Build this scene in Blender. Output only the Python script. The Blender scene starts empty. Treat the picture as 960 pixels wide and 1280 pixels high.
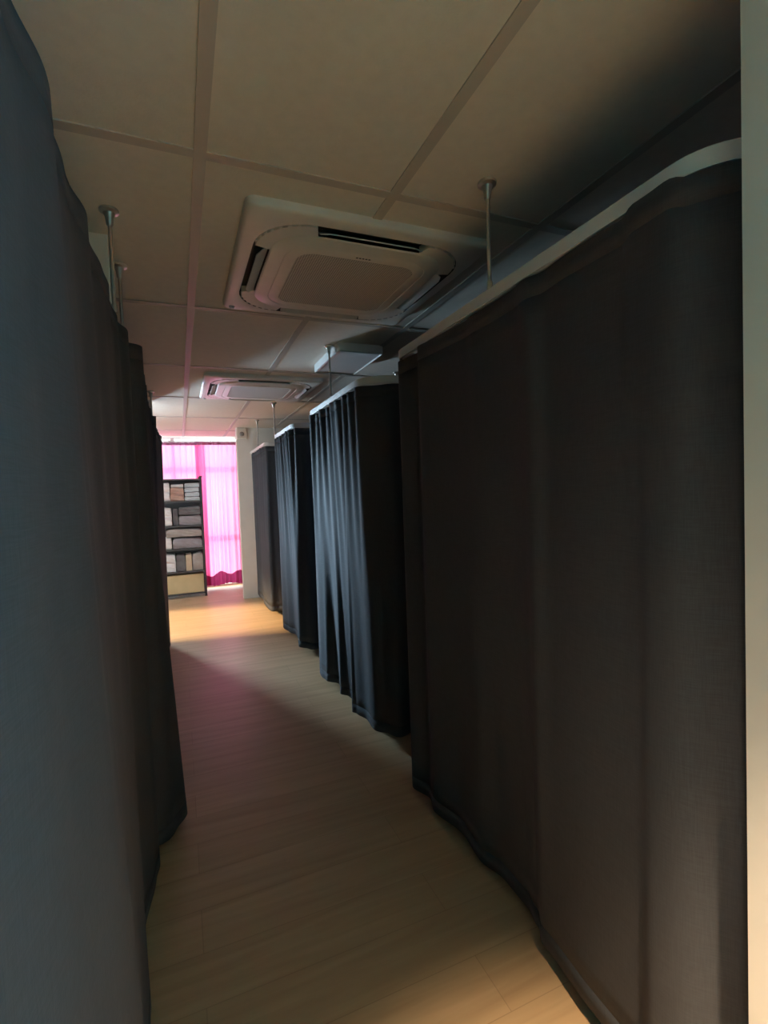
import bpy, bmesh, math, random
from mathutils import Vector, Matrix
random.seed(4)
PI = math.pi
scene = bpy.context.scene
col = scene.collection
H = 1.43            # eye height: the corridor is laid out around the photographer at x = y = 0
CEIL = 2.41

# ------------------------------------------------------------------ materials
def new_mat(name):
    m = bpy.data.materials.new(name); m.use_nodes = True
    nt = m.node_tree
    for n in list(nt.nodes): nt.nodes.remove(n)
    out = nt.nodes.new('ShaderNodeOutputMaterial')
    return m, nt, out

def add(nt, kind, **kw):
    n = nt.nodes.new(kind)
    for k, v in kw.items():
        if k in n.inputs: n.inputs[k].default_value = v
        else: setattr(n, k, v)
    return n

def rgba(c): return (c[0], c[1], c[2], 1.0)

def plain(name, c, rough=0.6, metal=0.0, spec=0.5, var=0.08, scale=14.0, bump=0.0, bscale=80.0, sheen=0.0, coord='Object', stretch=(1, 1, 1)):
    m, nt, out = new_mat(name)
    b = add(nt, 'ShaderNodeBsdfPrincipled', Roughness=rough, Metallic=metal)
    b.inputs['Specular IOR Level'].default_value = spec
    b.inputs['Sheen Weight'].default_value = sheen
    b.inputs['Sheen Roughness'].default_value = 0.5
    tc = add(nt, 'ShaderNodeTexCoord'); mp = add(nt, 'ShaderNodeMapping')
    mp.inputs['Scale'].default_value = stretch
    nt.links.new(tc.outputs[coord], mp.inputs['Vector'])
    nz = add(nt, 'ShaderNodeTexNoise', Scale=scale, Detail=4.0)
    nt.links.new(mp.outputs[0], nz.inputs['Vector'])
    rp = add(nt, 'ShaderNodeValToRGB')
    rp.color_ramp.elements[0].position = 0.3; rp.color_ramp.elements[1].position = 0.7
    rp.color_ramp.elements[0].color = rgba([x * (1 - var) for x in c])
    rp.color_ramp.elements[1].color = rgba([min(1, x * (1 + var)) for x in c])
    nt.links.new(nz.outputs['Fac'], rp.inputs['Fac'])
    nt.links.new(rp.outputs['Color'], b.inputs['Base Color'])
    if bump:
        n2 = add(nt, 'ShaderNodeTexNoise', Scale=bscale, Detail=3.0)
        nt.links.new(mp.outputs[0], n2.inputs['Vector'])
        bp = add(nt, 'ShaderNodeBump', Strength=bump, Distance=0.002)
        nt.links.new(n2.outputs['Fac'], bp.inputs['Height'])
        nt.links.new(bp.outputs[0], b.inputs['Normal'])
    nt.links.new(b.outputs[0], out.inputs['Surface'])
    return m

def fabric(name, c, var=0.12, sheen=0.03):
    """woven cloth: fine crossed threads"""
    m, nt, out = new_mat(name)
    b = add(nt, 'ShaderNodeBsdfPrincipled', Roughness=0.85)
    b.inputs['Specular IOR Level'].default_value = 0.12
    b.inputs['Sheen Weight'].default_value = sheen
    b.inputs['Sheen Roughness'].default_value = 0.45
    tc = add(nt, 'ShaderNodeTexCoord')
    m1 = add(nt, 'ShaderNodeMapping'); m1.inputs['Scale'].default_value = (500, 500, 25)
    m2 = add(nt, 'ShaderNodeMapping'); m2.inputs['Scale'].default_value = (25, 25, 500)
    n1 = add(nt, 'ShaderNodeTexNoise', Scale=1.0, Detail=1.0); n2 = add(nt, 'ShaderNodeTexNoise', Scale=1.0, Detail=1.0)
    mx = add(nt, 'ShaderNodeMath', operation='ADD')
    for mm, nn in ((m1, n1), (m2, n2)):
        nt.links.new(tc.outputs['Object'], mm.inputs['Vector']); nt.links.new(mm.outputs[0], nn.inputs['Vector'])
    nt.links.new(n1.outputs['Fac'], mx.inputs[0]); nt.links.new(n2.outputs['Fac'], mx.inputs[1])
    hf = add(nt, 'ShaderNodeMath', operation='MULTIPLY'); hf.inputs[1].default_value = 0.5
    nt.links.new(mx.outputs[0], hf.inputs[0])
    rp = add(nt, 'ShaderNodeValToRGB')
    rp.color_ramp.elements[0].position = 0.35; rp.color_ramp.elements[1].position = 0.65
    rp.color_ramp.elements[0].color = rgba([x * (1 - var) for x in c]); rp.color_ramp.elements[1].color = rgba([x * (1 + var) for x in c])
    nt.links.new(hf.outputs[0], rp.inputs['Fac']); nt.links.new(rp.outputs[0], b.inputs['Base Color'])
    bp = add(nt, 'ShaderNodeBump', Strength=0.15, Distance=0.001)
    nt.links.new(hf.outputs[0], bp.inputs['Height']); nt.links.new(bp.outputs[0], b.inputs['Normal'])
    nt.links.new(b.outputs[0], out.inputs['Surface'])
    return m

def sheer(name, c, trans=0.75, hole=0.06):
    m, nt, out = new_mat(name)
    tc = add(nt, 'ShaderNodeTexCoord'); nz = add(nt, 'ShaderNodeTexNoise', Scale=60.0, Detail=2.0)
    nt.links.new(tc.outputs['Object'], nz.inputs['Vector'])
    rp = add(nt, 'ShaderNodeValToRGB')
    rp.color_ramp.elements[0].color = rgba([x * 0.94 for x in c]); rp.color_ramp.elements[1].color = rgba([min(1, x * 1.05) for x in c])
    nt.links.new(nz.outputs['Fac'], rp.inputs['Fac'])
    d = add(nt, 'ShaderNodeBsdfDiffuse'); t = add(nt, 'ShaderNodeBsdfTranslucent')
    nt.links.new(rp.outputs[0], d.inputs['Color']); nt.links.new(rp.outputs[0], t.inputs['Color'])
    a = add(nt, 'ShaderNodeMixShader', Fac=trans)
    nt.links.new(d.outputs[0], a.inputs[1]); nt.links.new(t.outputs[0], a.inputs[2])
    tr = add(nt, 'ShaderNodeBsdfTransparent', Color=rgba([min(1, 0.35 + 0.65 * x) for x in c]))
    b = add(nt, 'ShaderNodeMixShader', Fac=hole)
    nt.links.new(a.outputs[0], b.inputs[1]); nt.links.new(tr.outputs[0], b.inputs[2])
    nt.links.new(b.outputs[0], out.inputs['Surface'])
    return m

def floor_mat():
    m, nt, out = new_mat('oak_vinyl_planks')
    b = add(nt, 'ShaderNodeBsdfPrincipled', Roughness=0.42)
    b.inputs['Specular IOR Level'].default_value = 0.35
    tc = add(nt, 'ShaderNodeTexCoord')
    br = add(nt, 'ShaderNodeTexBrick', Scale=1.0)
    br.inputs['Brick Width'].default_value = 1.22; br.inputs['Row Height'].default_value = 0.18
    br.inputs['Mortar Size'].default_value = 0.0015; br.inputs['Mortar Smooth'].default_value = 0.3
    br.inputs['Color1'].default_value = (0.52, 0.36, 0.21, 1); br.inputs['Color2'].default_value = (0.57, 0.40, 0.24, 1)
    br.inputs['Mortar'].default_value = (0.42, 0.29, 0.17, 1)
    br.offset = 0.37
    nt.links.new(tc.outputs['Object'], br.inputs['Vector'])
    mp = add(nt, 'ShaderNodeMapping'); mp.inputs['Scale'].default_value = (1.6, 22, 1)
    nt.links.new(tc.outputs['Object'], mp.inputs['Vector'])
    nz = add(nt, 'ShaderNodeTexNoise', Scale=1.0, Detail=6.0, Distortion=0.6)
    nt.links.new(mp.outputs[0], nz.inputs['Vector'])
    rp = add(nt, 'ShaderNodeValToRGB')
    rp.color_ramp.elements[0].position = 0.25; rp.color_ramp.elements[1].position = 0.75
    rp.color_ramp.elements[0].color = (0.84, 0.82, 0.80, 1); rp.color_ramp.elements[1].color = (1.12, 1.12, 1.12, 1)
    nt.links.new(nz.outputs['Fac'], rp.inputs['Fac'])
    mx = add(nt, 'ShaderNodeMixRGB', blend_type='MULTIPLY'); mx.inputs['Fac'].default_value = 1.0
    nt.links.new(br.outputs['Color'], mx.inputs['Color1']); nt.links.new(rp.outputs[0], mx.inputs['Color2'])
    nt.links.new(mx.outputs[0], b.inputs['Base Color'])
    bp = add(nt, 'ShaderNodeBump', Strength=0.08, Distance=0.002)
    nt.links.new(nz.outputs['Fac'], bp.inputs['Height']); nt.links.new(bp.outputs[0], b.inputs['Normal'])
    nt.links.new(b.outputs[0], out.inputs['Surface'])
    return m

def grille_mat():
    m, nt, out = new_mat('intake_mesh')
    b = add(nt, 'ShaderNodeBsdfPrincipled', Roughness=0.6)
    tc = add(nt, 'ShaderNodeTexCoord'); mp = add(nt, 'ShaderNodeMapping')
    mp.inputs['Scale'].default_value = (110, 110, 0)
    nt.links.new(tc.outputs['Object'], mp.inputs['Vector'])
    ck = add(nt, 'ShaderNodeTexVoronoi', Scale=1.0); ck.inputs['Randomness'].default_value = 0.0
    nt.links.new(mp.outputs[0], ck.inputs['Vector'])
    rp = add(nt, 'ShaderNodeValToRGB')
    rp.color_ramp.elements[0].position = 0.36; rp.color_ramp.elements[1].position = 0.42
    rp.color_ramp.elements[0].color = (0.30, 0.28, 0.25, 1); rp.color_ramp.elements[1].color = (0.74, 0.71, 0.66, 1)
    nt.links.new(ck.outputs['Distance'], rp.inputs['Fac']); nt.links.new(rp.outputs[0], b.inputs['Base Color'])
    nt.links.new(b.outputs[0], out.inputs['Surface'])
    return m

def glass_mat(name='window_glass', c=(0.93, 0.96, 0.96, 1)):
    m, nt, out = new_mat(name)
    t = add(nt, 'ShaderNodeBsdfTransparent', Color=c); g = add(nt, 'ShaderNodeBsdfGlossy', Roughness=0.02)
    x = add(nt, 'ShaderNodeMixShader', Fac=0.06)
    nt.links.new(t.outputs[0], x.inputs[1]); nt.links.new(g.outputs[0], x.inputs[2]); nt.links.new(x.outputs[0], out.inputs['Surface'])
    return m

M = dict(
    floor=floor_mat(),
    tile=plain('ceiling_board', (0.80, 0.74, 0.65), 0.9, var=0.03, scale=30, bump=0.25, bscale=160),
    tbar=plain('ceiling_bar_paint', (0.54, 0.50, 0.45), 0.5, spec=0.4, var=0.02),
    wall=plain('wall_paint', (0.80, 0.77, 0.72), 0.75, var=0.03, scale=5, bump=0.06),
    nobounce_wall=plain('bounce_damping_wall', (0.10, 0.10, 0.11), 0.8, var=0.03, scale=5, bump=0.06),  # unseen wall made dark to cut bounce onto the bay ceiling
    frame=plain('window_frame_paint', (0.62, 0.62, 0.62), 0.45, var=0.02),
    glass=glass_mat(), tint=glass_mat('daylight_filter_glass', (0.10, 0.42, 0.52, 1)),
    curtain=fabric('charcoal_curtain_cloth', (0.055, 0.060, 0.071)),
    tape=fabric('charcoal_heading_tape', (0.053, 0.058, 0.069)),
    track=plain('white_track_aluminium', (0.70, 0.70, 0.69), 0.35, metal=0.0, var=0.02),
    rod=plain('brushed_steel', (0.55, 0.53, 0.50), 0.32, metal=0.85, var=0.05, scale=60),
    acw=plain('ac_white_plastic', (0.84, 0.78, 0.71), 0.38, var=0.02),
    acd=plain('ac_dark_slot', (0.035, 0.033, 0.031), 0.6, var=0.05),
    acf=plain('ac_louver_plastic', (0.60, 0.58, 0.55), 0.35, var=0.02),
    mesh=grille_mat(),
    lens=plain('sensor_lens', (0.85, 0.85, 0.85), 0.08, var=0.01),
    pink=sheer('pink_sheer_cloth', (0.93, 0.28, 0.50)),
    pinkhem=sheer('pink_sheer_hem', (0.33, 0.035, 0.12), trans=0.40, hole=0.0),
    pinktape=fabric('pink_heading_tape', (0.40, 0.16, 0.28)),
    black=plain('black_powder_coat', (0.03, 0.029, 0.03), 0.45, var=0.1),
    shelfboard=plain('dark_shelf_board', (0.065, 0.06, 0.058), 0.5, var=0.1),
    white_cloth=plain('white_towel', (0.74, 0.73, 0.74), 0.95, var=0.06, bump=0.6, bscale=250, sheen=0.2),
    blue_cloth=plain('pale_blue_towel', (0.58, 0.66, 0.70), 0.95, var=0.06, bump=0.6, bscale=250, sheen=0.2),
    brown_cloth=plain('brown_pink_towel', (0.46, 0.29, 0.23), 0.95, var=0.10, bump=0.6, bscale=250, sheen=0.2),
    grey_cloth=plain('grey_mauve_blanket', (0.28, 0.25, 0.26), 0.95, var=0.10, bump=0.6, bscale=200, sheen=0.2),
    dark_cloth=plain('dark_grey_blanket', (0.14, 0.13, 0.13), 0.95, var=0.10, bump=0.6, bscale=200, sheen=0.2),
    warmgrey_cloth=plain('warm_grey_blanket', (0.36, 0.32, 0.29), 0.95, var=0.10, bump=0.6, bscale=200, sheen=0.2),
    beige_cloth=plain('beige_towel', (0.55, 0.43, 0.30), 0.95, var=0.08, bump=0.6, bscale=250, sheen=0.2),
    card=plain('beige_cardboard', (0.60, 0.46, 0.25), 0.8, var=0.06, scale=6),
    device=plain('white_device_plastic', (0.74, 0.69, 0.60), 0.4, var=0.02),
    deviced=plain('device_lens_grey', (0.25, 0.22, 0.19), 0.3, var=0.04),
    diffuser=plain('lamp_diffuser', (0.80, 0.74, 0.72), 0.3, var=0.02),
)

# ------------------------------------------------------------------ helpers
def link(name, verts, faces, mat, parent=None, smooth=False, loc=None):
    me = bpy.data.meshes.new(name); me.from_pydata([tuple(v) for v in verts], [], faces); me.update()
    bm = bmesh.new(); bm.from_mesh(me); bmesh.ops.recalc_face_normals(bm, faces=bm.faces); bm.to_mesh(me); bm.free()
    o = bpy.data.objects.new(name, me); col.objects.link(o)
    if mat: me.materials.append(mat)
    if smooth:
        for p in me.polygons: p.use_smooth = True
    if parent: o.parent = parent
    if loc: o.location = loc
    return o

class MB:
    def __init__(self): self.v = []; self.f = []
    def box(self, x0, x1, y0, y1, z0, z1):
        b = len(self.v)
        self.v += [(x0, y0, z0), (x1, y0, z0), (x1, y1, z0), (x0, y1, z0), (x0, y0, z1), (x1, y0, z1), (x1, y1, z1), (x0, y1, z1)]
        self.f += [tuple(b + i for i in q) for q in ((0, 3, 2, 1), (4, 5, 6, 7), (0, 1, 5, 4), (1, 2, 6, 5), (2, 3, 7, 6), (3, 0, 4, 7))]
        return self
    def loops(self, loops, cap0=True, cap1=True, closed=True):
        n = len(loops[0]); b = len(self.v)
        for l in loops: self.v += [tuple(p) for p in l]
        m = n if closed else n - 1
        for k in range(len(loops) - 1):
            for i in range(m):
                j = (i + 1) % n
                self.f.append((b + k * n + i, b + k * n + j, b + (k + 1) * n + j, b + (k + 1) * n + i))
        if cap0: self.f.append(tuple(b + i for i in reversed(range(n))))
        if cap1: self.f.append(tuple(b + (len(loops) - 1) * n + i for i in range(n)))
        return self
    def lathe(self, prof, cx, cy, n=24):
        return self.loops([[(cx + r * math.cos(2 * PI * i / n), cy + r * math.sin(2 * PI * i / n), z) for i in range(n)] for r, z in prof])
    def build(self, name, mat, parent=None, smooth=False, bevel=0, seg=2):
        o = link(name, self.v, self.f, mat, parent, smooth)
        if bevel:
            md = o.modifiers.new('bevel', 'BEVEL'); md.width = bevel; md.segments = seg; md.limit_method = 'ANGLE'
            for p in o.data.polygons: p.use_smooth = True
            w = o.modifiers.new('wn', 'WEIGHTED_NORMAL')
        return o

def autosmooth(o, deg=35):
    for p in o.data.polygons: p.use_smooth = True
    try:
        o.data.set_sharp_from_angle(angle=math.radians(deg))
    except Exception: pass
    return o

def tag(o, label, cat, group=None):
    o['label'] = label; o['category'] = cat
    if group: o['group'] = group
    return o
def empty(name, loc):
    o = bpy.data.objects.new(name, None); col.objects.link(o); o.location = loc; return o
def struct(o): o['kind'] = 'structure'; return o

def rrect(h, r, z, n=8, hx=None):
    """rounded square loop, half size h, corner radius r"""
    hx = hx or h
    pts = []
    for q, (sx, sy) in enumerate(((1, 1), (-1, 1), (-1, -1), (1, -1))):
        cx, cy = sx * (hx - r), sy * (h - r)
        for i in range(n + 1):
            a = q * PI / 2 + i / n * PI / 2
            pts.append((cx + r * math.cos(a), cy + r * math.sin(a), z))
    return pts

def interp(pts):
    """smooth interpolation through (x, value) points (cosine eased)"""
    pts = sorted(pts)
    def f(x):
        if x <= pts[0][0]: return pts[0][1]
        if x >= pts[-1][0]: return pts[-1][1]
        for (a, va), (b, vb) in zip(pts, pts[1:]):
            if a <= x <= b:
                t = (x - a) / (b - a); t = t * t * (3 - 2 * t)
                return va + (vb - va) * t
    return f

# ------------------------------------------------------------------ room
XL, XR = -2.6, 2.7          # side walls behind the bays
YB = 8.42                   # window wall
YF = -1.6                   # wall behind the photographer
struct(MB().box(XL - .1, XR + .1, YF - .1, YB + .1, -0.1, 0).build('floor', M['floor']))
struct(MB().box(XL - .1, XR + .1, YF - .1, YB + .1, CEIL, CEIL + .1).build('ceiling', M['tile']))
# ceiling bars (one grid of painted metal strips, 0.6 x 1.2 m modules)
GX0, GY0 = 0.102, 1.516
g = MB()
bw = 0.0175
k = -5
while GX0 + 0.6 * k < XR:
    x = GX0 + 0.6 * k
    if x > XL: g.box(x - bw, x + bw, YF, YB, CEIL - 0.0045, CEIL + 0.002)
    k += 1
k = -3
while GY0 + 1.2 * k < YB:
    y = GY0 + 1.2 * k
    if y > YF: g.box(XL, XR, y - bw, y + bw, CEIL - 0.004, CEIL + 0.002)
    k += 1
struct(g.build('trim_1', M['tbar']))
UY0, UY1, UZ0, UZ1 = 5.75, 7.3, 0.9, 2.02
struct(MB().box(XL - .1, XL, YF - .1, UY0, 0, CEIL).box(XL - .1, XL, UY1, YB + .1, 0, CEIL).box(XL - .1, XL, UY0, UY1, 0, UZ0).box(XL - .1, XL, UY0, UY1, UZ1, CEIL).build('wall_left', M['wall']))
wf = MB(); t_ = .045
wf.box(XL - .075, XL - .025, UY0, UY0 + t_, UZ0, UZ1); wf.box(XL - .075, XL - .025, UY1 - t_, UY1, UZ0, UZ1)
wf.box(XL - .075, XL - .025, UY0 + t_, UY1 - t_, UZ0, UZ0 + t_); wf.box(XL - .075, XL - .025, UY0 + t_, UY1 - t_, UZ1 - t_, UZ1)
wo = struct(wf.build('window_3', M['frame'], bevel=.003))
MB().box(XL - .053, XL - .047, UY0 + t_ - .01, UY1 - t_ + .01, UZ0 + t_ - .01, UZ1 - t_ + .01).build('glass_pane', M['glass'], wo)
struct(MB().box(XR, XR + .1, YF - .1, YB + .1, 0, CEIL).build('wall_right', M['nobounce_wall']))
# window wall: full height windows (curtained) and a plain high window further left
WX0, WX1 = -0.95, 0.95
VX0, VX1, VZ0, VZ1 = -2.2, -1.3, 0.85, 2.0
w = MB()
w.box(XL, VX0, YB, YB + .12, 0, CEIL); w.box(VX1, WX0, YB, YB + .12, 0, CEIL)
w.box(VX0, VX1, YB, YB + .12, 0, VZ0); w.box(VX0, VX1, YB, YB + .12, VZ1, CEIL)
w.box(WX1, XR, YB, YB + .12, 0, CEIL)
struct(w.build('wall_back', M['wall']))
# projecting wall block right of the window, its face looks back down the corridor
struct(MB().box(0.775, XR, 7.16, 7.27, 0, CEIL).build('wall_block', M['wall'], bevel=0.004))

def window(name, x0, x1, z0, z1, bars_z, bars_x):
    fr = MB(); y0, y1 = YB + .03, YB + .09; t = .045
    fr.box(x0, x0 + t, y0, y1, z0, z1); fr.box(x1 - t, x1, y0, y1, z0, z1)
    fr.box(x0 + t, x1 - t, y0, y1, z0, z0 + t * .7); fr.box(x0 + t, x1 - t, y0, y1, z1 - .012, z1)
    for z in bars_z: fr.box(x0 + t, x1 - t, y0, y1, z - .045, z + .045)
    for x in bars_x: fr.box(x - .03, x + .03, y0 + .005, y1 - .005, z0 + t * .7, z1 - .012)
    o = struct(fr.build(name, M['frame'], bevel=.003))
    MB().box(x0 + t, x1 - t, YB + .058, YB + .064, z0 + t * .5, z1 - .012).build('glass_pane', M['glass'], o)
    return o
window('window_1', WX0, WX1, 0.0, CEIL, (0.78, 1.90), (-0.06,))
window('window_2', VX0, VX1, VZ0, VZ1, (1.62,), (-1.75,))
# wall pier beside the photographer (right edge of the view), its unseen return added to block lobby light, and the lobby behind
struct(MB().box(0.93, 1.05, -0.35, 0.566, 0, CEIL).box(1.05, XR, 0.45, 0.566, 0, CEIL).build('wall_pier', M['wall']))
struct(MB().box(XL, -0.21, -0.02, 0.08, 0, CEIL).build('wall_light_stop', M['wall']))  # unseen, added to keep lobby light out of the left bay
f = MB()
DX0, DX1, DZ = 1.45, 2.50, 2.15
f.box(XL, DX0, YF - .1, YF, 0, CEIL); f.box(DX1, XR, YF - .1, YF, 0, CEIL); f.box(DX0, DX1, YF - .1, YF, DZ, CEIL)
struct(f.build('wall_front', M['wall']))
# unseen glazed door, its tinted pane added to dim and cool the daylight
d = MB(); q_ = .07
d.box(DX0, DX0 + q_, YF - .07, YF - .02, 0, DZ); d.box(DX1 - q_, DX1, YF - .07, YF - .02, 0, DZ)
d.box(DX0 + q_, DX1 - q_, YF - .07, YF - .02, 0, .12); d.box(DX0 + q_, DX1 - q_, YF - .07, YF - .02, DZ - q_, DZ)
do = struct(d.build('door_daylight_filter', M['frame'], bevel=.004))
MB().box(DX0 + q_ - .01, DX1 - q_ + .01, YF - .05, YF - .042, .11, DZ - q_ + .01).build('glass_pane', M['tint'], do)
# partition between the two left bays, seen above the first left curtain
struct(MB().box(XL, -0.195, 2.075, 2.15, 0, CEIL).build('wall_partition', M['wall'], bevel=.003))
struct(MB().box(XL, -0.205, 5.30, 5.37, 0, CEIL).build('wall_partition_far', M['wall'], bevel=.003))

# ------------------------------------------------------------------ curtains on ceiling-hung tracks
def path(X, y0, y1, xe, r0, r1):
    """U-shaped track: in from the bay (xe,y0), along the corridor at X, back out (xe,y1); evenly sampled points, normals to the corridor"""
    s = -1 if xe > X else 1       # corridor side along x
    pts = []
    def corner(cx, cy, r, a0, a1):
        n = max(3, int(abs(a1 - a0) * r / .015))
        for i in range(n + 1):
            a = a0 + (a1 - a0) * i / n; pts.append((cx + r * math.cos(a), cy + r * math.sin(a)))
    if s < 0:
        pts.append((xe, y0)); corner(X + r0, y0 + r0, r0, 1.5 * PI, PI); corner(X + r1, y1 - r1, r1, PI, PI / 2); pts.append((xe, y1))
    else:
        pts.append((xe, y0)); corner(X - r0, y0 + r0, r0, -PI / 2, 0); corner(X - r1, y1 - r1, r1, 0, PI / 2); pts.append((xe, y1))
    return pts, s

def resample(pts, ds):
    L = [0]
    for a, b in zip(pts, pts[1:]): L.append(L[-1] + math.dist(a, b))
    n = int(L[-1] / ds); out = []; j = 0
    for i in range(n + 1):
        s = L[-1] * i / n
        while j < len(L) - 2 and L[j + 1] < s: j += 1
        t = (s - L[j]) / max(1e-9, L[j + 1] - L[j])
        out.append((pts[j][0] + (pts[j + 1][0] - pts[j][0]) * t, pts[j][1] + (pts[j + 1][1] - pts[j][1]) * t, s))
    return out

TZ0, TZ1 = 2.032, 2.072
def make_track(X, y0, y1, xe, r0, r1, rods, label):
    pts, sgn = path(X, y0, y1, xe, r0, r1)
    P = resample(pts, .02)
    root = empty('curtain_track', (X, (y0 + y1) / 2, TZ0))
    tag(root, label, 'curtain track')
    inv = Matrix.Translation(-Vector(root.location))
    loops = []
    for i, (x, y, s) in enumerate(P):
        a = P[max(0, i - 1)]; b = P[min(len(P) - 1, i + 1)]
        tx, ty = b[0] - a[0], b[1] - a[1]; l = math.hypot(tx, ty); nx, ny = ty / l, -tx / l
        hw = .011
        sec = [(-hw, TZ0), (-hw, TZ1 - .004), (-hw + .004, TZ1), (hw - .004, TZ1), (hw, TZ1 - .004), (hw, TZ0), (hw - .006, TZ0), (hw - .006, TZ0 + .012), (-hw + .006, TZ0 + .012), (-hw + .006, TZ0)]
        loops.append([inv @ Vector((x + nx * q, y + ny * q, z)) for q, z in sec])
    autosmooth(MB().loops(loops).build('rail', M['track'], root))
    for (rx, ry) in rods:
        lx, ly, lz = rx - root.location.x, ry - root.location.y, -root.location.z
        r = MB().lathe([(.0065, TZ1 + lz + .0), (.0065, TZ1 + lz + .03), (.0065, CEIL + lz - .05), (.0065, CEIL + lz - .004)], lx, ly, 16)
        r.lathe([(.0095, TZ1 + lz - .002), (.0095, TZ1 + lz + .022), (.007, TZ1 + lz + .027)], lx, ly, 16)
        ro = autosmooth(r.build('hanger_rod', M['rod'], root))
        autosmooth(MB().lathe([(.008, CEIL + lz - .055), (.011, CEIL + lz - .05), (.013, CEIL + lz - .028), (.019, CEIL + lz - .014), (.030, CEIL + lz - .009), (.031, CEIL + lz - .003), (.029, CEIL + lz)], lx, ly, 28).build('ceiling_flange', M['rod'], ro))
    return root

def make_curtain(X, y0, y1, xe, r0, r1, top, bottom, label, pleat=.10, pamp=.012, zt=2.026, zb=.05, sag=(), seed=0, group='charcoal bay curtains', clear=False):
    """top/bottom: offset towards the corridor along the run, as (y, offset)"""
    rnd = random.Random(seed)
    pts, sgn = path(X, y0, y1, xe, r0, r1)
    P = resample(pts, .011)
    ft, fb = interp(top), interp(bottom)
    fs = interp(sag) if sag else (lambda y: 0)
    ph = rnd.random() * 6
    o_x, o_y = X, (y0 + y1) / 2
    N = len(P); NZ = 34
    nor = []
    for i in range(N):
        a = P[max(0, i - 2)]; b = P[min(N - 1, i + 2)]
        tx, ty = b[0] - a[0], b[1] - a[1]; l = math.hypot(tx, ty)
        nx, ny = -ty / l, tx / l
        if sgn > 0: nx, ny = -nx, -ny
        if abs(nx) > .5 and nx * sgn < 0: nx, ny = -nx, -ny
        nor.append((nx, ny))
    # keep the normal on the outside of the bay all along
    cx, cy = (xe + X) / 2, (y0 + y1) / 2
    nor = [((nx, ny) if (P[i][0] - cx) * nx + (P[i][1] - cy) * ny > 0 else (-nx, -ny)) for i, (nx, ny) in enumerate(nor)]
    jit = [rnd.uniform(.75, 1.25) for _ in range(200)]
    def off(i, t):              # t: 0 top .. 1 hem
        x, y, s = P[i]; nx, ny = nor[i]
        wf = nx * nx
        q = s / pleat + ph
        pl = pamp * jit[int(q) % 200] * math.sin(2 * PI * q)
        front = ft(y) * (1 - t) + fb(y) * t + pl * max(0., 1 - 1.6 * t)
        side = .022 * jit[int(s / .17) % 200] * math.sin(2 * PI * s / .17 + ph) * (.5 + .5 * t)
        d = wf * front + (1 - wf) * side
        return max(d, 0.0) if clear and t < .15 else d
    verts = []
    for k in range(NZ + 1):
        t = k / NZ
        for i in range(N):
            x, y, s = P[i]; nx, ny = nor[i]
            d = off(i, t)
            z1 = zt + fs(y) * (max(0, nx * nx - .93) / .07 if fs(y) > 0 else nx * nx) + .004 * math.sin(2 * PI * s / (pleat * 2) + ph)
            z = z1 + (zb + .006 * math.sin(s * 7 + ph) - z1) * t
            verts.append((x + nx * d - o_x, y + ny * d - o_y, z))
    def strip(k0, k1):
        return [(k * N + i, k * N + i + 1, (k + 1) * N + i + 1, (k + 1) * N + i) for k in range(k0, k1) for i in range(N - 1)]
    def mk(name, faces, mat, parent=None, thick=.0025):
        used = sorted({v for f in faces for v in f}); ix = {v: j for j, v in enumerate(used)}
        o = link(name, [verts[v] for v in used], [tuple(ix[v] for v in f) for f in faces], mat, parent, True)
        md = o.modifiers.new('cloth', 'SOLIDIFY'); md.thickness = thick; md.offset = 0
        return o
    c = mk('bay_curtain', strip(1, NZ - 1), M['curtain'])
    c.location = (o_x, o_y, 0)
    mk('heading_tape', strip(0, 1), M['tape'], c, .003)
    mk('hem', strip(NZ - 1, NZ), M['curtain'], c, .0032)
    return tag(c, label, 'curtain', group)

RX, LX = 0.96, -0.183
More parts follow.
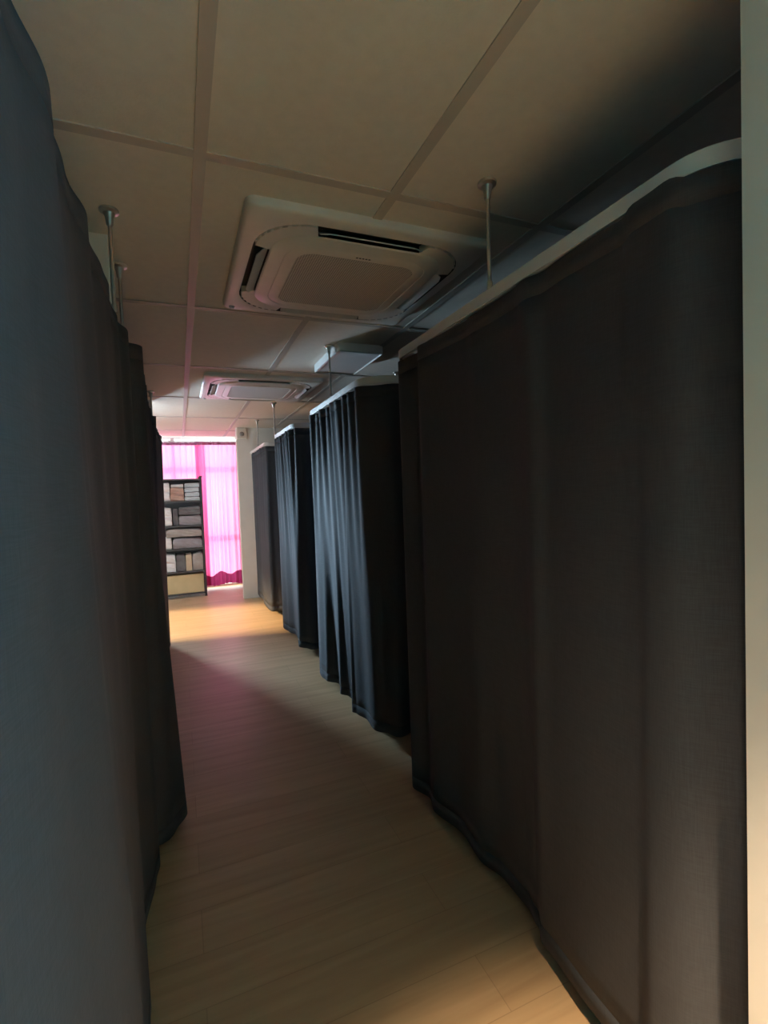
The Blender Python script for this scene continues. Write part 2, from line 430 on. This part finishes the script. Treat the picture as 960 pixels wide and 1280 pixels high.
# right side, four bays
bays_r = [
    dict(y0=.60, y1=2.09, r0=.12, r1=.05, rods=[(RX, 1.356)],
         top=[(.60, .019), (.72, .024), (.81, .019), (.84, .012), (1.0, .004), (1.10, -.004), (1.165, .014), (1.25, -.002), (1.45, .006), (1.52, -.004), (1.78, .006), (1.84, .016), (1.92, -.016), (2.0, .004), (2.05, .016)],
         bottom=[(.60, .02), (.76, .05), (.80, .03), (.945, .03), (1.157, .014), (1.22, -.016), (1.29, -.034), (1.417, -.038), (1.53, -.01), (1.67, -.023), (1.84, .015), (1.93, -.01), (2.04, .02)],
         pleat=.3, pamp=.002, sag=[(.6, .02), (.74, .012), (.80, .014), (.825, .0), (1.06, .002), (1.13, -.004), (1.30, .001), (1.6, .0), (1.95, .001), (2.05, -.004)],
         lab='large charcoal curtain of the first bay on the right, beside the white wall edge'),
    dict(y0=2.50, y1=3.72, r0=.20, r1=.03, rods=[(RX, 3.167)],
         top=[(2.5, 0), (2.75, .008), (2.9, .0), (3.1, .012), (3.25, -.01), (3.4, .012), (3.5, -.008), (3.62, .014), (3.7, .01)],
         bottom=[(2.5, 0), (2.60, -.012), (2.78, -.03), (2.90, -.005), (2.94, .012), (2.99, -.05), (3.10, -.058), (3.18, -.045), (3.24, -.005), (3.30, -.03), (3.40, -.045), (3.50, .02), (3.60, .03), (3.7, .02)],
         pleat=.125, pamp=.012, sag=(),
         lab='charcoal curtain with deep folds catching bluish light, second bay on the right'),
    dict(y0=4.30, y1=5.24, r0=.14, r1=.03, rods=[(RX, 5.235)],
         top=[(4.3, 0), (4.6, .01), (4.75, -.004), (4.95, .01), (5.2, .006)],
         bottom=[(4.3, -.01), (4.42, .018), (4.52, .0), (4.62, -.03), (4.84, -.045), (5.0, -.01), (5.15, .014), (5.22, .01)],
         pleat=.115, pamp=.017, sag=(),
         lab='charcoal curtain tinged mauve, third bay on the right, with a black shadowed side'),
    dict(y0=5.92, y1=7.145, r0=.05, r1=.03, rods=[(RX, 6.439)],
         top=[(5.86, 0), (6.3, .01), (6.6, -.006), (6.9, .01), (7.1, -.01)],
         bottom=[(5.86, 0), (6.1, .012), (6.44, .01), (6.7, -.012), (6.95, .0), (7.1, -.012)],
         pleat=.16, pamp=.012, sag=(),
         lab='pinkish-lit curtain of the farthest right bay, against the cream wall face'),
]
tl = ['long white curtain track over the first right bay, nearest the viewer', 'white curtain track curving over the second right bay, below the ceiling light box',
      'short white curtain track over the third right bay, past the second air conditioner', 'farthest white curtain track on the right, ending at the cream wall face']
for i, b in enumerate(bays_r):
    xe = 1.95
    make_track(RX, b['y0'], b['y1'], xe, b['r0'], b['r1'], b['rods'] + [(1.7, b['y0']), (1.7, b['y1'])], tl[i])
    make_curtain(RX, b['y0'], b['y1'], xe, b['r0'], b['r1'], b['top'], b['bottom'], b['lab'], b['pleat'], b['pamp'], sag=b['sag'], seed=i)
# left side, three bays
bays_l = [
    dict(y0=.12, y1=2.05, r0=.05, r1=.05, rods=[(LX + .013, 1.899)],
         top=[(.12, 0), (.45, .0), (.72, .008), (.88, .018), (.95, .004), (1.06, .0), (1.22, .010), (1.36, .002), (1.55, .012), (1.7, .0), (1.9, .004), (2.0, .02)],
         bottom=[(.12, 0), (.45, .0), (.70, .035), (.97, .075), (1.03, .055), (1.3, .03), (1.45, .026), (1.62, .0), (1.72, -.004), (1.95, .02), (2.03, .03)],
         pleat=.2, pamp=.003,
         lab='large grey-green lit curtain of the first bay on the left, nearest the viewer'),
    dict(y0=2.20, y1=3.78, r0=.05, r1=.04, rods=[(LX, 2.325)],
         top=[(2.2, .05), (2.35, .035), (2.6, .03), (2.9, .025), (3.2, .01), (3.6, .01)],
         bottom=[(2.2, .08), (2.32, .13), (2.5, .10), (3.0, .086), (3.4, .03), (3.75, .01)],
         pleat=.12, pamp=.008,
         lab='dark left curtain with a flared hem, second bay behind the large left curtain'),
    dict(y0=3.95, y1=5.22, r0=.05, r1=.04, rods=[(LX - .006, 4.889)],
         top=[(3.95, .035), (4.1, .012), (4.5, .01), (4.9, .015), (5.2, .03)],
         bottom=[(3.95, -.01), (4.6, -.025), (4.9, .0), (5.13, .018), (5.2, .015)],
         pleat=.12, pamp=.008,
         lab='black-looking last left curtain, its edge beside the dark metal shelf'),
]
tl = ['white track over the first left bay, its steel rod nearest the viewer', 'white track over the second left bay, behind the first steel rod', 'white track over the last left bay, by the window end']
for i, b in enumerate(bays_l):
    make_track(LX, b['y0'], b['y1'], -1.6, b['r0'], b['r1'], b['rods'] + [(-1.3, b['y0']), (-1.3, b['y1'])], tl[i])
    make_curtain(LX + .016, b['y0'] - .04, b['y1'] + .04, -1.6, b['r0'], b['r1'], b['top'], b['bottom'], b['lab'], b['pleat'], b['pamp'], seed=20 + i, zt=2.045, clear=True)

# ------------------------------------------------------------------ ceiling cassette air conditioners
def arc_piece(mb, q, h0, r0, h1, r1, z0, z1, a0, a1, n=10):
    """corner bridge of the outlet ring between two rounded squares"""
    sx, sy = ((1, 1), (-1, 1), (-1, -1), (1, -1))[q]
    loops = []
    for i in range(n + 1):
        a = q * PI / 2 + a0 + (a1 - a0) * i / n
        pi_ = (sx * (h0 - r0) + r0 * math.cos(a), sy * (h0 - r0) + r0 * math.sin(a))
        po = (sx * (h1 - r1) + r1 * math.cos(a), sy * (h1 - r1) + r1 * math.sin(a))
        loops.append([(pi_[0], pi_[1], z0), (po[0], po[1], z0), (po[0], po[1], z1), (pi_[0], pi_[1], z1)])
    mb.loops(loops)

def make_ac(cx, cy, label):
    root = empty('ceiling_air_conditioner', (cx, cy, CEIL))
    tag(root, label, 'air conditioner', 'ceiling cassette air conditioners')
    # white panel with a rounded outlet channel
    p = MB().loops([rrect(.475, .035, 0), rrect(.475, .035, -.020), rrect(.470, .036, -.028), rrect(.460, .06, -.032),
                    rrect(.428, .20, -.036), rrect(.421, .195, -.035)], cap0=True, cap1=False)
    autosmooth(p.build('panel', M['acw'], root), 50)
    ch = MB().loops([rrect(.421, .195, -.035), rrect(.417, .193, -.006), rrect(.357, .15, -.006), rrect(.357, .15, -.036)], cap0=False, cap1=False)
    autosmooth(ch.build('outlet_channel', M['acd'], root), 40)
    # corner bridges, leaving a thin vented slit on the outside
    for q in range(4):
        m = MB(); arc_piece(m, q, .355, .15, .412, .190, -.010, -.037, 0.0, PI / 2)
        # short straight run-outs at each end of the bridge
        sx, sy = ((1, 1), (-1, 1), (-1, -1), (1, -1))[q]
        br = autosmooth(m.build('corner_bridge', M['acw'], root), 40)
        v = MB()
        for i in range(7):
            a = q * PI / 2 + PI / 2 * (i + .9) / 8.8
            c, s_ = math.cos(a), math.sin(a); R0, R1 = .189, .1965
            ox, oy = sx * (.417 - .195), sy * (.417 - .195)
            w_ = .006
            pts = [(ox + R * c - sgn * w_ * s_, oy + R * s_ + sgn * w_ * c) for R, sgn in ((R0, -1), (R1, -1), (R1, 1), (R0, 1))]
            v.loops([[(x, y, -.012) for x, y in pts], [(x, y, -.0365) for x, y in pts]])
        v.build('vent_ribs', M['acw'], br)
    # centre panel with intake grille
    c = MB().loops([rrect(.357, .15, -.02), rrect(.357, .15, -.037), rrect(.351, .148, -.042), rrect(.315, .12, -.047), rrect(.300, .11, -.049), rrect(.296, .108, -.0465), rrect(.292, .106, -.049), rrect(.252, .07, -.0505)], cap0=False, cap1=False)
    cp = autosmooth(c.build('centre_panel', M['acw'], root), 30)
    MB().loops([rrect(.252, .07, -.0505), rrect(.248, .068, -.0485)], cap0=False).build('intake_grille', M['mesh'], root)
    lg = MB()
    for i in range(5): lg.box(-.03 + i * .013, -.022 + i * .013, -.274, -.269, -.0512, -.0488)
    lg.build('name_mark', M['acd'], cp)
    # four flaps hinged at the inner edge of each slot
    for q in range(4):
        fl = MB(); L = .205; n = 10; loops = []
        for i in range(n + 1):
            u = -L + 2 * L * i / n
            e = 1 - .35 * max(0, (abs(u) / L - .8) / .2)
            d0, d1 = .360, .360 + .040 * e
            loops.append([(u, d0, -.026), (u, d1, -.046), (u, d1 + .001, -.0425), (u, d0 + .001, -.022)])
        fl.loops(loops)
        R = Matrix.Rotation(q * PI / 2, 4, 'Z')
        fl.v = [tuple(R @ Vector(v)) for v in fl.v]
        autosmooth(fl.build('louver_flap', M['acf'], root), 40)
    autosmooth(MB().lathe([(.014, -.028), (.014, -.034), (.010, -.039), (.004, -.041)], -.435, .430, 20).build('status_sensor', M['lens'], root))
    return root
make_ac(0.722, 2.135, 'large square ceiling air conditioner cassette nearest the viewer')
make_ac(0.700, 4.530, 'second, smaller-looking ceiling air conditioner cassette farther down the corridor')

# ------------------------------------------------------------------ ceiling light box and wall detector
lb = empty('ceiling_light', (1.15, 3.37, CEIL))
tag(lb, 'unlit white ceiling light box above the second right bay, beside the far air conditioner', 'light')
h = MB().loops([rrect(.30, .012, 0, 3, .16), rrect(.30, .012, -.055, 3, .16), rrect(.292, .01, -.058, 3, .152), rrect(.285, .008, -.050, 3, .145)], cap1=False)
autosmooth(h.build('housing', M['track'], lb), 30)
MB().loops([rrect(.285, .008, -.050, 3, .145), rrect(.28, .008, -.053, 3, .14)], cap0=False).build('diffuser', M['diffuser'], lb)

dv = empty('wall_detector', (0.845, 7.16, 2.325))
tag(dv, 'small square cream detector with a round lens, high on the cream wall corner', 'detector')
MB().box(-.066, .066, -.055, 0, -.078, .078).build('case', M['device'], dv, bevel=.008, seg=3)
m = MB(); m.loops([[(r * math.cos(2 * PI * i / 20), y, -.012 + r * math.sin(2 * PI * i / 20)) for i in range(20)] for r, y in ((.032, -.054), (.032, -.060), (.022, -.068), (.008, -.071))])
autosmooth(m.build('lens', M['deviced'], dv))

# ------------------------------------------------------------------ sheer pink window curtains
def sheer_curtain(x0, x1, y, label, seed, lean=0.0):
    rnd = random.Random(seed)
    ds = .007; n = int((x1 - x0) / ds); NZ = 50
    zt, zb = 2.325, .055
    folds = [(rnd.uniform(.05, .11)) for _ in range(80)]
    edges = [0]
    for f_ in folds: edges.append(edges[-1] + f_)
    am = [rnd.uniform(.5, 1.3) for _ in range(80)]
    verts = []
    def prof(u, t):
        j = 0
        while edges[j + 1] < u: j += 1
        p = (u - edges[j]) / folds[j]
        pinch = math.exp(-((p - .5) / .16) ** 2)
        top = .020 * pinch
        low = .022 * am[j] * math.sin(2 * PI * p) + .020 * math.sin(u * 9 + seed)
        return top * (1 - t) ** 3 + low * min(1, t * 2.2) * (.7 + .5 * t)
    for k in range(NZ + 1):
        t = k / NZ
        for i in range(n + 1):
            u = i * ds
            x = x0 + u + lean * (t ** .7) * (1 - u / (x1 - x0)) * 1.0
            verts.append((x - x0, -prof(u, t), zt + (zb + .012 * math.sin(u * 14 + seed) - zt) * t + .035 * math.sin(u * 21 + seed) * max(0, 1 - abs(k - NZ + 4) / 4.0)))
    N = n + 1
    def mk(name, k0, k1, mat, parent=None):
        vs = verts[k0 * N:(k1 + 1) * N]
        fs = [(k * N + i, k * N + i + 1, (k + 1) * N + i + 1, (k + 1) * N + i) for k in range(k1 - k0) for i in range(n)]
        return link(name, vs, fs, mat, parent, True)
    c = mk('sheer_curtain', 1, NZ - 4, M['pink']); c.location = (x0, y, 0)
    mk('heading_tape', 0, 1, M['pinktape'], c); mk('hem', NZ - 4, NZ, M['pinkhem'], c)
    return tag(c, label, 'curtain', 'pink sheer window curtains')
sheer_curtain(-0.93, 0.40, 8.32, 'pink sheer curtain panel hanging behind the dark metal shelf', 3)
sheer_curtain(0.26, 0.935, 8.26, 'pink sheer curtain panel hanging between the shelf and the cream wall corner', 8)
rl = MB(); rl.box(-.95, .95, 8.25, 8.275, 2.327, 2.341); rl.box(-.95, .95, 8.31, 8.335, 2.327, 2.341)
for x in (-.7, -.1, .5, .9): rl.box(x - .012, x + .012, 8.25, YB + .05, 2.341, 2.347)
tag(rl.build('curtain_rail', M['frame'], None), 'double white rail carrying the pink window curtains', 'curtain rail')

# ------------------------------------------------------------------ metal shelf with linen
SX0, SX1, SY0, SY1 = -0.62, 0.315, 7.72, 8.09
sh = empty('storage_shelf', ((SX0 + SX1) / 2, (SY0 + SY1) / 2, 0))
tag(sh, 'black metal storage shelf of five tiers holding towels, in front of the pink window curtain', 'shelf')
ox, oy = sh.location.x, sh.location.y
for x in (SX0, SX1 - .03):
    for y in (SY0, SY1 - .03):
        p = MB(); p.box(x - ox, x + .03 - ox, y - oy, y + .03 - oy, 0.012, 1.755)
        po = p.build('post', M['black'], sh, bevel=.004)
        MB().box(x - .006 - ox, x + .036 - ox, y - .006 - oy, y + .036 - oy, 1.75, 1.772).build('post_cap', M['black'], po, bevel=.005)
        MB().box(x - .003 - ox, x + .033 - ox, y - .003 - oy, y + .033 - oy, 0, .014).build('foot', M['black'], po, bevel=.003)
BZ = [0.062, 0.385, 0.717, 1.058, 1.412, 1.735]
for z in BZ:
    b = MB(); b.box(SX0 + .012 - ox, SX1 - .012 - ox, SY0 + .006 - oy, SY1 - .006 - oy, z - .022, z)
    bo = b.build('shelf_board', M['shelfboard'], sh, bevel=.003)
MB().box(SX0 + .015 - ox, SX1 - .015 - ox, SY1 - .006 - oy, SY1 - .001 - oy, .03, 1.73).build('back_panel', M['shelfboard'], sh)

def folded(name, x0, x1, y0, y1, z0, z1, mat, label, cat, layers=1, group=None, tilt=0, seed=0, slump=.12):
    """soft folded cloth: rounded front fold, layered edge lines, gently uneven"""
    rnd = random.Random(seed); w, d, hh = x1 - x0, y1 - y0, z1 - z0
    nl = 24; loops = []
    for i in range(nl + 1):
        u = -w / 2 + w * i / nl
        e = max(0, (abs(u) / (w / 2) - .86) / .14)
        sc = 1 - .16 * e * e
        lp = []
        m_ = 12 * layers
        hloc = hh * (1 + slump * (math.sin(u * 11 + seed) - 1) * .5) * sc
        for j in range(m_ + 1):
            v = j / m_; a = v * layers
            ff = abs(math.sin(PI * a)) ** .5                  # each layer has its own rounded fold
            lp.append((u, -d / 2 + (1 - ff) * min(.022, hh / layers * .45) + .006 * math.sin(u * 23 + seed + j), hloc * v))
        lp += [(u, d / 2, hloc), (u, d / 2, 0)]
        loops.append(lp)
    mb = MB().loops(loops)
    o = mb.build(name, mat, None, smooth=True); autosmooth(o, 60)
    o.location = ((x0 + x1) / 2, (y0 + y1) / 2, z0); o.rotation_euler.y = tilt
    return tag(o, label, cat, group)

yf, yb = SY0 + .02, SY1 - .05
b5, b4, b3, b2, b1 = [z + .0015 for z in BZ[:5]]
# top tier
folded('folded_towel', -.26, -.125, yf, yb, b1, b1 + .27, M['white_cloth'], 'white folded towel at the left of the top shelf tier', 'towel', 2, 'linen on the shelf', seed=1)
folded('folded_towel', -.118, .065, yf + .01, yb, b1, b1 + .20, M['brown_cloth'], 'brown-pink towel pile in the middle of the top shelf tier', 'towel', 2, 'linen on the shelf', seed=2)
folded('folded_towel', -.105, .06, yf + .0, yb - .03, b1 + .202, b1 + .245, M['white_cloth'], 'thin white cloth lying on the brown-pink towel pile', 'towel', 1, 'linen on the shelf', seed=7)
for k in range(4):
    folded('folded_towel', .075 + .004 * (k % 2), .278 - .004 * (k % 3), yf + .004 * k, yb, b1 + .066 * k, b1 + .066 * k + .064, M['blue_cloth'],
           ['lowest pale blue towel in the stack on the top shelf tier', 'second pale blue towel from the bottom of the top tier stack', 'third pale blue towel from the bottom of the top tier stack', 'uppermost pale blue towel in the stack on the top shelf tier'][k], 'towel', 1, 'pale blue towel stack', seed=10 + k)
# second tier
folded('folded_sheet', -.26, -.115, yf, yb, b2, b2 + .28, M['white_cloth'], 'white folded sheet at the left of the second shelf tier', 'sheet', 2, 'linen on the shelf', seed=3)
folded('folded_blanket', -.10, -.03, yf + .05, yb, b2, b2 + .27, M['dark_cloth'], 'narrow dark filler for the shaded gap between white sheet and grey bundle on second tier', 'blanket', 1, 'linen on the shelf', seed=4)  # dark block put in for the shade of an empty gap
folded('folded_blanket', -.02, .278, yf, yb, b2, b2 + .15, M['grey_cloth'], 'lower mauve-grey blanket at the right of the second shelf tier', 'blanket', 1, 'linen on the shelf', seed=5)
folded('folded_blanket', -.015, .275, yf + .012, yb, b2 + .152, b2 + .275, M['dark_cloth'], 'darker blanket lying on the mauve-grey one, second shelf tier', 'blanket', 1, 'linen on the shelf', seed=6)
# third tier
folded('folded_sheet', -.27, -.135, yf, yb, b3, b3 + .17, M['white_cloth'], 'white folded sheet at the lower left of the third shelf tier', 'sheet', 1, 'linen on the shelf', seed=8)
folded('bundled_blanket', -.118, .278, yf, yb, b3, b3 + .15, M['grey_cloth'], 'lower grey blanket filling the third shelf tier', 'blanket', 1, 'linen on the shelf', seed=9)
folded('bundled_blanket', -.20, .278, yf - .004, yb, b3 + .174, b3 + .29, M['warmgrey_cloth'], 'rumpled warm grey blanket on top in the third shelf tier', 'blanket', 1, 'linen on the shelf', seed=15)
# fourth tier
folded('folded_sheet', -.26, -.095, yf, yb, b4, b4 + .28, M['white_cloth'], 'white folded sheet at the left of the fourth shelf tier', 'sheet', 2, 'linen on the shelf', seed=16)
folded('folded_blanket', -.085, .035, yf + .01, yb, b4, b4 + .265, M['dark_cloth'], 'dark grey blanket next to the white sheet on the fourth tier', 'blanket', 1, 'linen on the shelf', seed=17)
folded('folded_towel', .045, .125, yf, yb, b4, b4 + .27, M['beige_cloth'], 'beige upright towel in the middle of the fourth shelf tier', 'towel', 1, 'linen on the shelf', seed=18)
folded('folded_blanket', .135, .278, yf + .006, yb, b4, b4 + .26, M['warmgrey_cloth'], 'warm grey blanket at the right end of the fourth shelf tier', 'blanket', 1, 'linen on the shelf', seed=19)
# bottom tier: one large beige box
bx = empty('cardboard_box', (.06, (yf + yb) / 2, b5))
tag(bx, 'large beige cardboard box filling the bottom shelf tier', 'box')
MB().box(-.29, .217, -.145, .145, 0, .265).build('box_body', M['card'], bx, bevel=.006)
fl = MB(); fl.box(-.288, .215, -.143, -.002, .2655, .269); fl.box(-.288, .215, .002, .143, .2655, .269)
fl.build('box_flap', M['card'], bx)

# ------------------------------------------------------------------ light
wd = bpy.data.worlds.new('overcast'); scene.world = wd; wd.use_nodes = True
bg = wd.node_tree.nodes['Background']; bg.inputs['Color'].default_value = (0.93, 0.97, 1.0, 1); bg.inputs['Strength'].default_value = 5.8

def area(name, loc, target, sx, sy, power, color, portal=False):
    l = bpy.data.lights.new(name, 'AREA'); l.shape = 'RECTANGLE'; l.size = sx; l.size_y = sy; l.energy = power; l.color = color
    o = bpy.data.objects.new(name, l); col.objects.link(o); o.location = loc
    o.rotation_euler = (Vector(target) - Vector(loc)).to_track_quat('-Z', 'Z').to_euler()
    if portal: l.cycles.is_portal = True
    return o
area('window_portal', ((WX0 + WX1) / 2, YB + .14, CEIL / 2), ((WX0 + WX1) / 2, 0, CEIL / 2), WX1 - WX0, CEIL, 1, (1, 1, 1), True)
area('left_window_portal', (XL - .12, (UY0 + UY1) / 2, (UZ0 + UZ1) / 2), (0, (UY0 + UY1) / 2, (UZ0 + UZ1) / 2), UY1 - UY0, UZ1 - UZ0, 1, (1, 1, 1), True)
area('side_window_portal', ((VX0 + VX1) / 2, YB + .14, (VZ0 + VZ1) / 2), ((VX0 + VX1) / 2, 0, (VZ0 + VZ1) / 2), VX1 - VX0, VZ1 - VZ0, 1, (1, 1, 1), True)
# entrance daylight behind the photographer, and an added warm fill to the left of it
area('entrance_portal', ((DX0 + DX1) / 2, YF - .12, DZ / 2), ((DX0 + DX1) / 2, 0, DZ / 2), DX1 - DX0, DZ, 1, (1, 1, 1), True)
area('entrance_daylight', (1.97, YF + .02, 1.2), (-.1, 1.0, 1.25), .9, 1.8, 108, (0.12, 0.78, 1.0))
def spot(name, loc, target, power, color, angle, blend, radius):
    l = bpy.data.lights.new(name, 'SPOT'); l.energy = power; l.color = color; l.spot_size = math.radians(angle); l.spot_blend = blend; l.shadow_soft_size = radius
    o = bpy.data.objects.new(name, l); col.objects.link(o); o.location = loc
    o.rotation_euler = (Vector(target) - Vector(loc)).to_track_quat('-Z', 'Y').to_euler(); return o
spot('lobby_downlight', (.52, -.32, CEIL - .03), (.64, .04, 0), 960, (1.0, 0.72, 0.44), 52, 0.9, .06)
area('pier_fill', (-.55, -.5, .45), (.93, .46, .75), .3, .3, 1.15, (1.0, 0.80, 0.58)).data.spread = math.radians(52)  # added narrow fill, brightens the visible strip of the pier
area('side_window_daylight', ((VX0 + VX1) / 2, YB + .3, 1.65), (.96, 2.6, 1.15), .8, .6, 112, (0.58, 0.80, 1.0)).data.spread = math.radians(42)
# low sun through the side window
sun = bpy.data.lights.new('sun', 'SUN'); sun.energy = 15.0; sun.angle = math.radians(8); sun.color = (1.0, 0.66, 0.34)
so = bpy.data.objects.new('sun', sun); col.objects.link(so)
so.rotation_euler = Vector((2.95, -.42, -1.47)).to_track_quat('-Z', 'Y').to_euler()

# ------------------------------------------------------------------ camera
f_px, yaw, pitch, roll = 616.2, 0.3921, 0.03964, -0.03715
def cam_axes():
    cy, sy = math.cos(yaw), math.sin(yaw); cp, sp = math.cos(pitch), math.sin(pitch); cr, sr = math.cos(roll), math.sin(roll)
    fw = Vector((sy, cy, 0)); r = Vector((cy, -sy, 0)); u = Vector((0, 0, 1))
    f2 = fw * cp - u * sp; u2 = u * cp + fw * sp
    return r * cr + u2 * sr, u2 * cr - r * sr, f2
r3, u3, f2 = cam_axes()
cd = bpy.data.cameras.new('camera'); cam = bpy.data.objects.new('camera', cd); col.objects.link(cam)
cd.sensor_fit = 'HORIZONTAL'; cd.sensor_width = 36; cd.lens = f_px / 960 * 36; cd.clip_start = .02
mw = Matrix((( r3.x, u3.x, -f2.x, 0), (r3.y, u3.y, -f2.y, 0), (r3.z, u3.z, -f2.z, H), (0, 0, 0, 1)))
cam.matrix_world = mw
scene.camera = cam

vs = scene.view_settings
vs.view_transform = 'Standard'; vs.look = 'None'; vs.exposure = 0.0; vs.gamma = 1.0; vs.use_curve_mapping = False
scene.cycles.use_denoising = True
scene.cycles.max_bounces = 10; scene.cycles.diffuse_bounces = 7; scene.cycles.transparent_max_bounces = 12
scene.cycles.sample_clamp_indirect = 6
